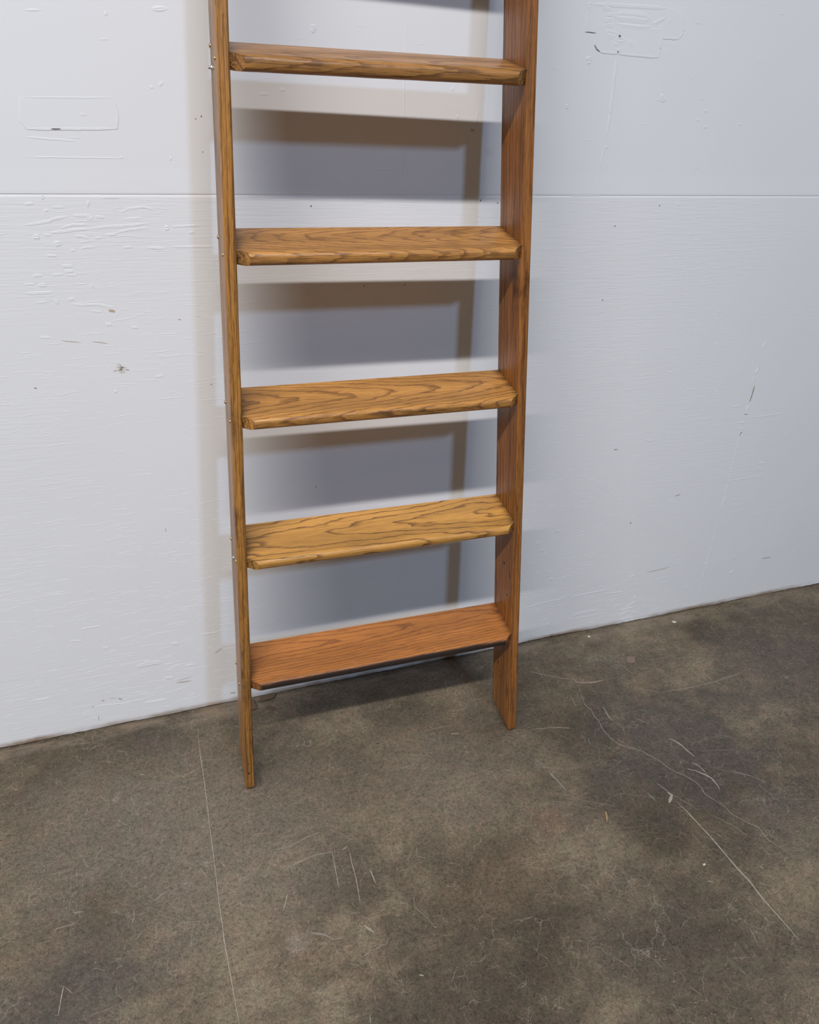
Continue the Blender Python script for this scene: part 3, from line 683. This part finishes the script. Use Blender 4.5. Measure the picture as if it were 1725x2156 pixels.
# lower sheet with a ragged bottom edge
xs = [X0, -1.0] + [(-1.0 + .006*i) for i in range(1, 667)] + [X1]
bot = []
for x in xs:
    g = .0050 + .0025*noise.noise(Vector((x*9, 1, 0))) + .0016*noise.noise(Vector((x*60, 3, 0)))
    if 1.18 < x < 1.42: g += .004*max(0, math.sin((x-1.18)/.24*math.pi))*(.7+.5*noise.noise(Vector((x*90, 0, 5))))
    bot.append(max(.0005, g))
for i in range(len(xs)-1):
    a, b = xs[i], xs[i+1]
    quad((a, 0, bot[i]), (b, 0, bot[i+1]), (b, 0, ZS-.0048), (a, 0, ZS-.0048), 1)
    quad((a, 0, bot[i]), (a, .012, bot[i]), (b, .012, bot[i+1]), (b, 0, bot[i+1]), 1)
# rounded lip on the top edge of the lower sheet, then the open joint, then the upper sheet set 2 mm back
quad((X0, 0, ZS-.0048), (X1, 0, ZS-.0048), (X1, .0009, ZS-.0006), (X0, .0009, ZS-.0006), 1)
# the upper sheet swells out slightly above the joint
sw = [(.0009, -.0006), (.0006, -.0002), (-.0001, .0010), (-.0002, .005), (.0000, .016), (.0005, .045), (.0005, 4.2-ZS)]
for (ya, za), (yb, zb) in zip(sw[:-1], sw[1:]):
    quad((X0, ya, ZS+za), (X1, ya, ZS+za), (X1, yb, ZS+zb), (X0, yb, ZS+zb), 0)
TBOX = [(min(q[0] for q in t)/1000-.003, max(q[0] for q in t)/1000+.003, min(q[1] for q in t)/1000-.003, max(q[1] for q in t)/1000+.003) for t in TAPE]
def relief(p, wd, kind, soft=False):
    """a crack or ridge in the paint: real relief about half a millimetre high"""
    p = [(a/1000, b/1000) for a, b in p]
    p = densify(p, .008, .00022, rw_)
    if len(p) < 4: p = densify(p, .002, .0001, rw_)
    if p[0][0] > p[-1][0]: p = p[::-1]
    fr = frames(p); n = len(p)
    for i in range(n-1):
        rows = []
        for j in (i, i+1):
            t = j/(n-1); tp = min(1, .2+5*min(t, 1-t)); x, z = p[j]; nx, nz = fr[j]
            if nz < 0: nx, nz = -nx, -nz
            w_ = wd/1000*tp; h = (.00027 if soft else .00038)*tp*(.6+.4*min(wd, 3))
            y0 = .0005 if z > ZS else 0.0
            if any(a0 < x < a1 and b0 < z < b1 for a0, a1, b0, b1 in TBOX): y0 = .0001; h *= .6
            if kind == 0:   prof = [(1.9, 0), (.55, h), (.0, .0001), (-.55, h), (-1.9, 0)]
            elif kind == 1: prof = [(.7, 0), (0, h*1.1), (-2.2, 0)]
            else:           prof = [(.5, .00035), (-.5, .00035)]
            rows.append([(x+nx*w_*a, y0-b-.00005, z+nz*w_*a) for a, b in prof])
        mi = (0 if p[i][1] > ZS else 1) if kind < 2 else {2: 3, 3: 4}[kind]
        for k in range(len(rows[0])-1):
            quad(rows[0][k+1], rows[1][k+1], rows[1][k], rows[0][k], mi)
for p, wd, kind in WALL_MARKS: relief(p, wd, kind)
# plywood checks: short grain cracks all over the lower sheet, densest at the left
def checks(n, x0, x1, z0, z1, lmin, lmax, dens):
    c = 0
    while c < n:
        x, z = rw_.uniform(x0, x1), rw_.uniform(z0, z1)
        if rw_.random() > dens(x, z): continue
        L = rw_.uniform(lmin, lmax)*rw_.choice([.4, .7, 1]); p = []; xx, zz = x, z; s = rw_.gauss(.02, .05)
        for k in range(max(2, int(L/9))+1):
            p.append((xx*1000, zz*1000)); xx += .009; zz += .009*s; s += rw_.gauss(0, .05); s *= .9
        relief(p, rw_.choice([.3, .35, .45, .6]), 0, soft=True); c += 1
def dl(x, z):
    v = noise.noise(Vector((x*2.2, z*4.5, 3)))*.6+.45
    return max(.03, min(1, v*(1.2 if x < .4 else .8)))
checks(1000, -.35, .45, .03, 1.285, 12, 85, dl)
checks(1000, .95, 1.75, .03, 1.285, 8, 50, dl)
checks(160, .45, .95, .03, 1.285, 8, 50, dl)
checks(90, 1.75, 2.8, .03, 1.285, 8, 40, dl)
checks(60, -.35, 2.4, 1.31, 1.85, 6, 26, lambda x, z: 1)
for x, z, r, k in WALL_DOTS:
    y0 = .0005 if z/1000 > ZS else 0
    c = (x/1000, y0-.0003, z/1000); i0 = len(V); n = 10
    V.append(c); V.extend([(c[0]+r/1000*math.cos(2*math.pi*i/n)*.8, c[1], c[2]+r/1000*math.sin(2*math.pi*i/n)*.8) for i in range(n)])
    for i in range(n): Fc.append((i0, i0+1+(i+1) % n, i0+1+i)); fm.append(3 if k == 2 else (0 if z/1000 > ZS else 1))
# brown smudge: overlapping dashes
for i in range(46):
    x = 174+rw_.gauss(0, 6.5); z = 958+rw_.gauss(0, 4.5); L = rw_.uniform(3, 8)
    if (x-174)**2/196+(z-958)**2/100 < 1: relief([(x-L/2, z), (x+L/2, z+rw_.gauss(0, .3))], .9, 3)
wall = struct(mesh('wall_back', V, Fc, [PAINT_UP, PAINT_LO, GAP, EXPOSED, SCUFF], fm=fm, smooth='raw'))
# painted-over tape patches on the upper sheet
rt = random.Random(5)
for ti, poly in enumerate(TAPE):
    c = Vector((sum(p[0] for p in poly)/len(poly), 0, sum(p[1] for p in poly)/len(poly)))/1000
    V2, F2 = [], []; pts = densify([(a/1000, b/1000) for a, b in poly+[poly[0]]], .006, .00018, rt)[:-1]; n = len(pts)
    th = [.00040, .00035, .0005][ti]
    for x, z in pts: V2.append((x, .0004, z))
    for x, z in pts:
        d = Vector((c.x-x, 0, c.z-z)).normalized()*.0006; V2.append((x+d.x, .0005-th, z+d.z))
    F2 = [(i, (i+1) % n, n+(i+1) % n, n+i) for i in range(n)]+[tuple(range(n, 2*n))]
    t = mesh('tape_patch', V2, F2, [PAINT_UP], wall)
    t['label'] = ['painted-over strip of tape at the left', 'painted-over horizontal tape patch', 'painted-over lower tape patch with a curled corner'][ti]

# ---------------------------------------------------------------- ladder
A_, TAP, PSI = 0.089662, 0.044449, -0.016958
W, T, D = 0.582366, 0.021206, 0.105139
S5, DL, BETA, BB, PD, Q, GAM = 0.347762, 0.3048, 0.204572, -0.0022, 0.1253, 0.0262, 0.1960
HGT = 2.40
O = Vector((0.387586, -0.324076, 0))
cross = O + Vector((math.cos(PSI)*W/2, math.sin(PSI)*W/2, 0))
ladder = bpy.data.objects.new('ladder', None); COL.objects.link(ladder)
ladder.location = cross; ladder.rotation_euler = (0, 0, PSI)
tag(ladder, 'tall varnished oak step ladder with wide flat treads leaning on the white wall', 'ladder')
def inner(s): return W/2 + TAP*(1.0-s)
# stile: built in its own frame, x up the stile, y = depth (0 front, D back), z outwards
def stile(sgn, mat):
    # direction along the stile in ladder space
    a = Vector((sgn*inner(0), 0, 0)); b = Vector((sgn*inner(1), math.sin(A_), math.cos(A_)))
    ex = (b-a).normalized(); ey = Vector((0, math.cos(A_), -math.sin(A_))); ey = (ey-ex*ey.dot(ex)).normalized()
    ez = ex.cross(ey)
    if ez.x*sgn < 0: ez = -ez   # outwards
    rr = .0042; prof = []
    for (cy, cz, a0, rad) in ((rr, rr, 180, rr), (D-.002, .002, 270, .002), (D-.002, T-.002, 0, .002), (rr, T-rr, 90, rr)):
        for k in range(5):
            an = math.radians(a0+k*22.5); prof.append((cy+rad*math.cos(an), cz+rad*math.sin(an)))
    # profile corner order: front-inner, back-inner, back-outer, front-outer
    st = [0, .0008, .002, .004, .007, .010, .014, .020]+[.03+.045*i for i in range(53)]
    V, Fc = [], []
    n = len(prof)
    for si, s in enumerate(st):
        for (y, z) in prof:
            low = math.tan(A_+GAM)*y
            x = max(low, 0)+s*(1-0) if s < .05 else s+low*max(0, 1-s/.25)
            # rounded toe at the front lower corner and softened end
            inset = .0068*(1-min(1, s/.0135))**2
            toe = .011*(1-min(1, s/.022))**2*max(0, 1-y/.03)
            yy = y+toe+(inset if y < D/2 else -inset); zz = z+(inset if z < T/2 else -inset)
            wob = .0006*noise.noise(Vector((x*6+sgn, y*8, z*8)))
            V.append((x, yy+wob, zz+wob))
    for i in range(len(st)-1):
        for k in range(n):
            Fc.append((i*n+k, i*n+(k+1) % n, (i+1)*n+(k+1) % n, (i+1)*n+k))
    Fc.append(tuple(range(n))); Fc.append(tuple((len(st)-1)*n+k for k in range(n)))
    o = mesh('stile', V, Fc, [mat], ladder); auto_smooth(o, 50)
    o.matrix_local = Matrix(((ex.x, ey.x, ez.x, a.x), (ex.y, ey.y, ez.y, a.y), (ex.z, ey.z, ez.z, a.z), (0, 0, 0, 1)))
    return o
ST_L = oak('oak_stile_orange', (.42, .190, .042), (.085, .030, .010), y0=.03, z0=-.12, freq=120, tilt=.010, warp=.012, jit=.007, ox=1, stain=.75, line=.18, streaks=.55, fleck=.5, zs=1.0)
ST_R = oak('oak_stile_brown', (.33, .130, .031), (.085, .028, .010), y0=.13, z0=-.05, freq=90, tilt=.010, warp=.016, jit=.008, ox=7, stain=.85, line=.22, streaks=.50, fleck=.42, zs=1.0)
sl = stile(-1, ST_L); sr = stile(1, ST_R)
sr['label'] = 'darker, redder side rail'

# tread: x across, y towards the viewer, z up; origin at the back top edge, centre
def tread(i, mat, dz=0.0):
    s = S5+i*DL
    back = Vector((0, s*math.sin(A_)+(D-BB-.004)*math.cos(A_), s*math.cos(A_)-(D-BB-.004)*math.sin(A_)))
    hw = inner(s)+.004
    # depth at which the tread passes the front face of the stiles
    cut = .014 if i == 4 else 0.0      # the top visible tread is narrower at the back
    yf = (D-BB)*math.cos(BETA-0)/1.0+.0005
    r1, r2 = .0095, .0125
    prof = [(cut, 0)]
    prof += [(yf*.5, 0), (yf, 0)]
    for k in range(7):
        an = math.radians(90-15*k); prof.append((PD-r1+r1*math.cos(an), -r1+r1*math.sin(an)))
    for k in range(1, 8):
        an = math.radians(-90*k/7); prof.append((PD-r2+r2*math.cos(an), -Q+r2+r2*math.sin(an)))
    prof += [(yf, -Q), (yf*.5, -Q), (cut, -Q)]
    n = len(prof); V, Fc = [], []
    NX = 26
    for j in range(NX+1):
        t = -1+2*j/NX
        for (y, z) in prof:
            lim = hw if y <= yf+1e-6 else hw-.004-(y-yf)*1.05
            wear = .0007*noise.noise(Vector((t*9+i*5, y*30, 2))) if y > PD-.02 and abs(t) < .97 else 0
            V.append((t*lim, y+wear, z+wear*.7))
    for j in range(NX):
        for k in range(n):
            Fc.append((j*n+k, j*n+(k+1) % n, (j+1)*n+(k+1) % n, (j+1)*n+k))
    fr = list(range(2, n-3+1))
    for j0 in (0, NX*n):
        Fc.append(tuple(j0+k for k in [0, 1, 2, n-3, n-2, n-1]))
        Fc.append(tuple(j0+k for k in fr))
    o = mesh('tread', V, Fc, [mat], ladder); auto_smooth(o, 40)
    cb, sb = math.cos(BETA), math.sin(BETA)
    # local x -> -X (keeps the frame right-handed), y -> forward and down, z -> up
    o.matrix_local = Matrix(((-1, 0, 0, back.x), (0, -cb, -sb, back.y), (0, -sb, cb, back.z), (0, 0, 0, 1)))
    return o
def hf(i): return inner(S5+i*DL)
TM = [
 oak('oak_reddish', (.46, .172, .042), (.120, .034, .012), y0=.030, z0=-.030, freq=150, tilt=-.030, warp=.022, jit=.004, ox=2.0, stain=.14, half=hf(0), edge=(.1185, 1.0, .006, .010), line=.55, fleck=.40, thin=.86),
 oak('oak_golden', (.60, .300, .074), (.130, .055, .018), y0=.060, z0=-.030, freq=72, tilt=.075, warp=.020, jit=.008, zig=.024, ox=5.3, stain=.14, half=hf(1), edge=(.1265, .9, .006, .020), line=.88, fleck=.25, thin=.88),
 oak('oak_honey', (.56, .262, .064), (.145, .055, .018), y0=.055, z0=-.045, freq=125, tilt=-.080, warp=.016, jit=.006, zig=.008, ox=9.1, stain=.16, half=hf(2), edge=(.1225, .85, .008, .030), line=.62, fleck=.40, thin=.84),
 oak('oak_tan', (.52, .245, .066), (.150, .060, .020), y0=.045, z0=-.060, freq=150, tilt=.100, warp=.018, jit=.009, zig=.010, ox=13.7, stain=.20, half=hf(3), edge=(.1240, .8, .010, .022), line=.42, fleck=.55, thin=.82),
 oak('oak_dull', (.46, .218, .062), (.125, .052, .020), y0=.09, z0=-.05, freq=150, tilt=.050, warp=.012, jit=.005, ox=17.2, stain=.25, half=hf(4), edge=(.1250, .7, .010, .022), line=.50, fleck=.60),
]
labels = {0: 'reddish tread with a blackened front edge', 1: 'golden tread with bold zigzag grain'}
for i in range(7):
    o = tread(i, TM[i] if i < 5 else TM[4])
    if i in labels: o['label'] = labels[i]

# fixings on the outer faces: domed nail heads in pairs, two bolt ends
def dome(name, parent, s, y, r, mat, hexa=False):
    V, Fc = [], []; n = 6 if hexa else 12; z = T-.0004
    prof = [(1, 0), (1, .55), (.8, .75), (.01, .8)] if hexa else [(1, 0), (.95, .35), (.7, .62), (.35, .78), (.01, .82)]
    for a, h in prof:
        for k in range(n):
            an = 2*math.pi*k/n; V.append((s+r*a*math.cos(an), y+r*a*math.sin(an), z+r*h))
    for i in range(len(prof)-1):
        for k in range(n): Fc.append((i*n+k, i*n+(k+1) % n, (i+1)*n+(k+1) % n, (i+1)*n+k))
    Fc.append(tuple((len(prof)-1)*n+k for k in range(n)))
    if hexa:  # threaded end sticking out of the nut
        b0 = len(V); 
        for h in (0, 1.5):
            for k in range(10): an = 2*math.pi*k/10; V.append((s+r*.5*math.cos(an), y+r*.5*math.sin(an), z+r*h))
        for k in range(10): Fc.append((b0+k, b0+(k+1) % 10, b0+10+(k+1) % 10, b0+10+k))
        Fc.append(tuple(b0+10+k for k in range(10)))
    o = mesh(name, V, Fc, [mat], parent); auto_smooth(o, 50); return o
NAILS = [(1.5569, .097), (1.5297, .030), (1.2475, .098), (1.2213, .028), (.9317, .097), (.9123, .022), (.6281, .094), (.612, .013), (.3046, .098), (.2837, .043)]
for par in (sl, sr):
    for s, y in NAILS: dome('nail_head', par, s, y, .0042, BRASS)
    dome('bolt_end', par, 1.522, .080, .0048, STEEL, True)
    dome('bolt_end', par, .5975, .060, .0054, STEEL)
# exposed nail points and knots on the inner face of the right rail
def pit(par, s, y, r):
    V = [(s, y, -.0003)]+[(s+r*1.5*math.cos(k*math.pi/5), y+r*math.sin(k*math.pi/5), -.0003) for k in range(10)]
    o = mesh('knot', V, [(0, 1+k, 1+(k+1) % 10) for k in range(10)], [SPOT], par, smooth='raw')
for s, y, r in ((.49, .050, .0032), (.180, .075, .0028), (.145, .060, .0028), (.41, .032, .0022), (.56, .088, .003)): pit(sr, s, y, r)

def front_knot(par, s, z, r):
    V = [(s, -.0003, z)]+[(s+r*1.6*math.cos(k*math.pi/5), -.0003, z+r*math.sin(k*math.pi/5)) for k in range(10)]
    mesh('knot', V, [(0, 1+k, 1+(k+1) % 10) for k in range(10)], [SPOT], par, smooth='raw')
front_knot(sl, .058, .0125, .0022); front_knot(sl, .085, .013, .0014)

# ---------------------------------------------------------------- bits on the floor
def chip(name, pts, th, mat, tilt=0.0, z=0.0006):
    c = (sum(p[0] for p in pts)/len(pts), sum(p[1] for p in pts)/len(pts)); n = len(pts)
    V = []
    for k in (0, 1):
        for i, (x, y) in enumerate(pts):
            dx, dy = x-c[0], y-c[1]; V.append((dx, dy, z+tilt*(dx+.02)+k*th+.0008*noise.noise(Vector((dx*200, dy*200, 1)))*k))
    V.append((0, 0, z+tilt*.02+th*1.5))
    Fc = [tuple(range(n))]+[(i, (i+1) % n, n+(i+1) % n, n+i) for i in range(n)]+[(n+i, n+(i+1) % n, 2*n) for i in range(n)]
    return mesh(name, V, Fc, [mat], loc=(c[0], c[1], 0))
CHIP = flat('dead_leaf_brown', (.11, .068, .045), .8)
WHITEC = flat('white_paint_flake', (.62, .60, .48), .7)
PINKC = flat('pinkish_flake', (.20, .15, .12), .8)
STRAW = flat('dry_straw', (.34, .23, .12), .8)
o = chip('wood_chip', [(.3683, -.0487), (.3951, -.0482), (.3898, -.0081), (.3732, -.0076)], .002, CHIP, .12)
tag(o, 'short brown wood chip on the floor right beside the left ladder rail', 'wood chip', 'brown chips behind the ladder')
o = chip('wood_chip', [(.4013, -.0208), (.4454, -.0206), (.4537, -.0072), (.4115, -.0040)], .003, CHIP, .10)
tag(o, 'longest brown wood chip, lying flat along the foot of the wall', 'wood chip', 'brown chips behind the ladder')
o = chip('wood_chip', [(.4176, -.0484), (.4368, -.0664), (.4459, -.0585), (.4289, -.0442)], .002, CHIP, -.05)
tag(o, 'small pale brown chip on the floor, furthest from the wall of the three', 'wood chip', 'brown chips behind the ladder')
o = chip('paint_flake', [(1.7548, -.0363), (1.7573, -.0476), (1.7702, -.0451), (1.7651, -.0372)], .0012, WHITEC)
tag(o, 'cream paint flake by the wall at the right, furthest from the ladder', 'paint flake', 'cream flakes by the wall')
o = chip('paint_flake', [(1.4428, -.0262), (1.4444, -.0337), (1.4526, -.0302), (1.45, -.0244)], .0012, WHITEC)
tag(o, 'cream paint flake by the wall, the one nearer the ladder', 'paint flake', 'cream flakes by the wall')
o = chip('cardboard_scrap', [(1.5075, -.1503), (1.5309, -.1574), (1.5132, -.1832), (1.4896, -.1751)], .0008, PINKC)
tag(o, 'small square pinkish scrap lying on the concrete right of the ladder', 'scrap')
o = chip('straw_piece', [(1.1217, -.6329), (1.124, -.6365), (1.1177, -.6512), (1.1078, -.6635), (1.112, -.6522)], .0015, STRAW)
tag(o, 'thin sliver of dry straw on the bare floor in front of the right rail', 'straw')
o = chip('white_crumb', [(1.2517, -.8246), (1.2573, -.824), (1.2579, -.8276), (1.251, -.8293)], .002, WHITEC)
tag(o, 'tiny white crumb on the dark floor at the lower right', 'crumb')
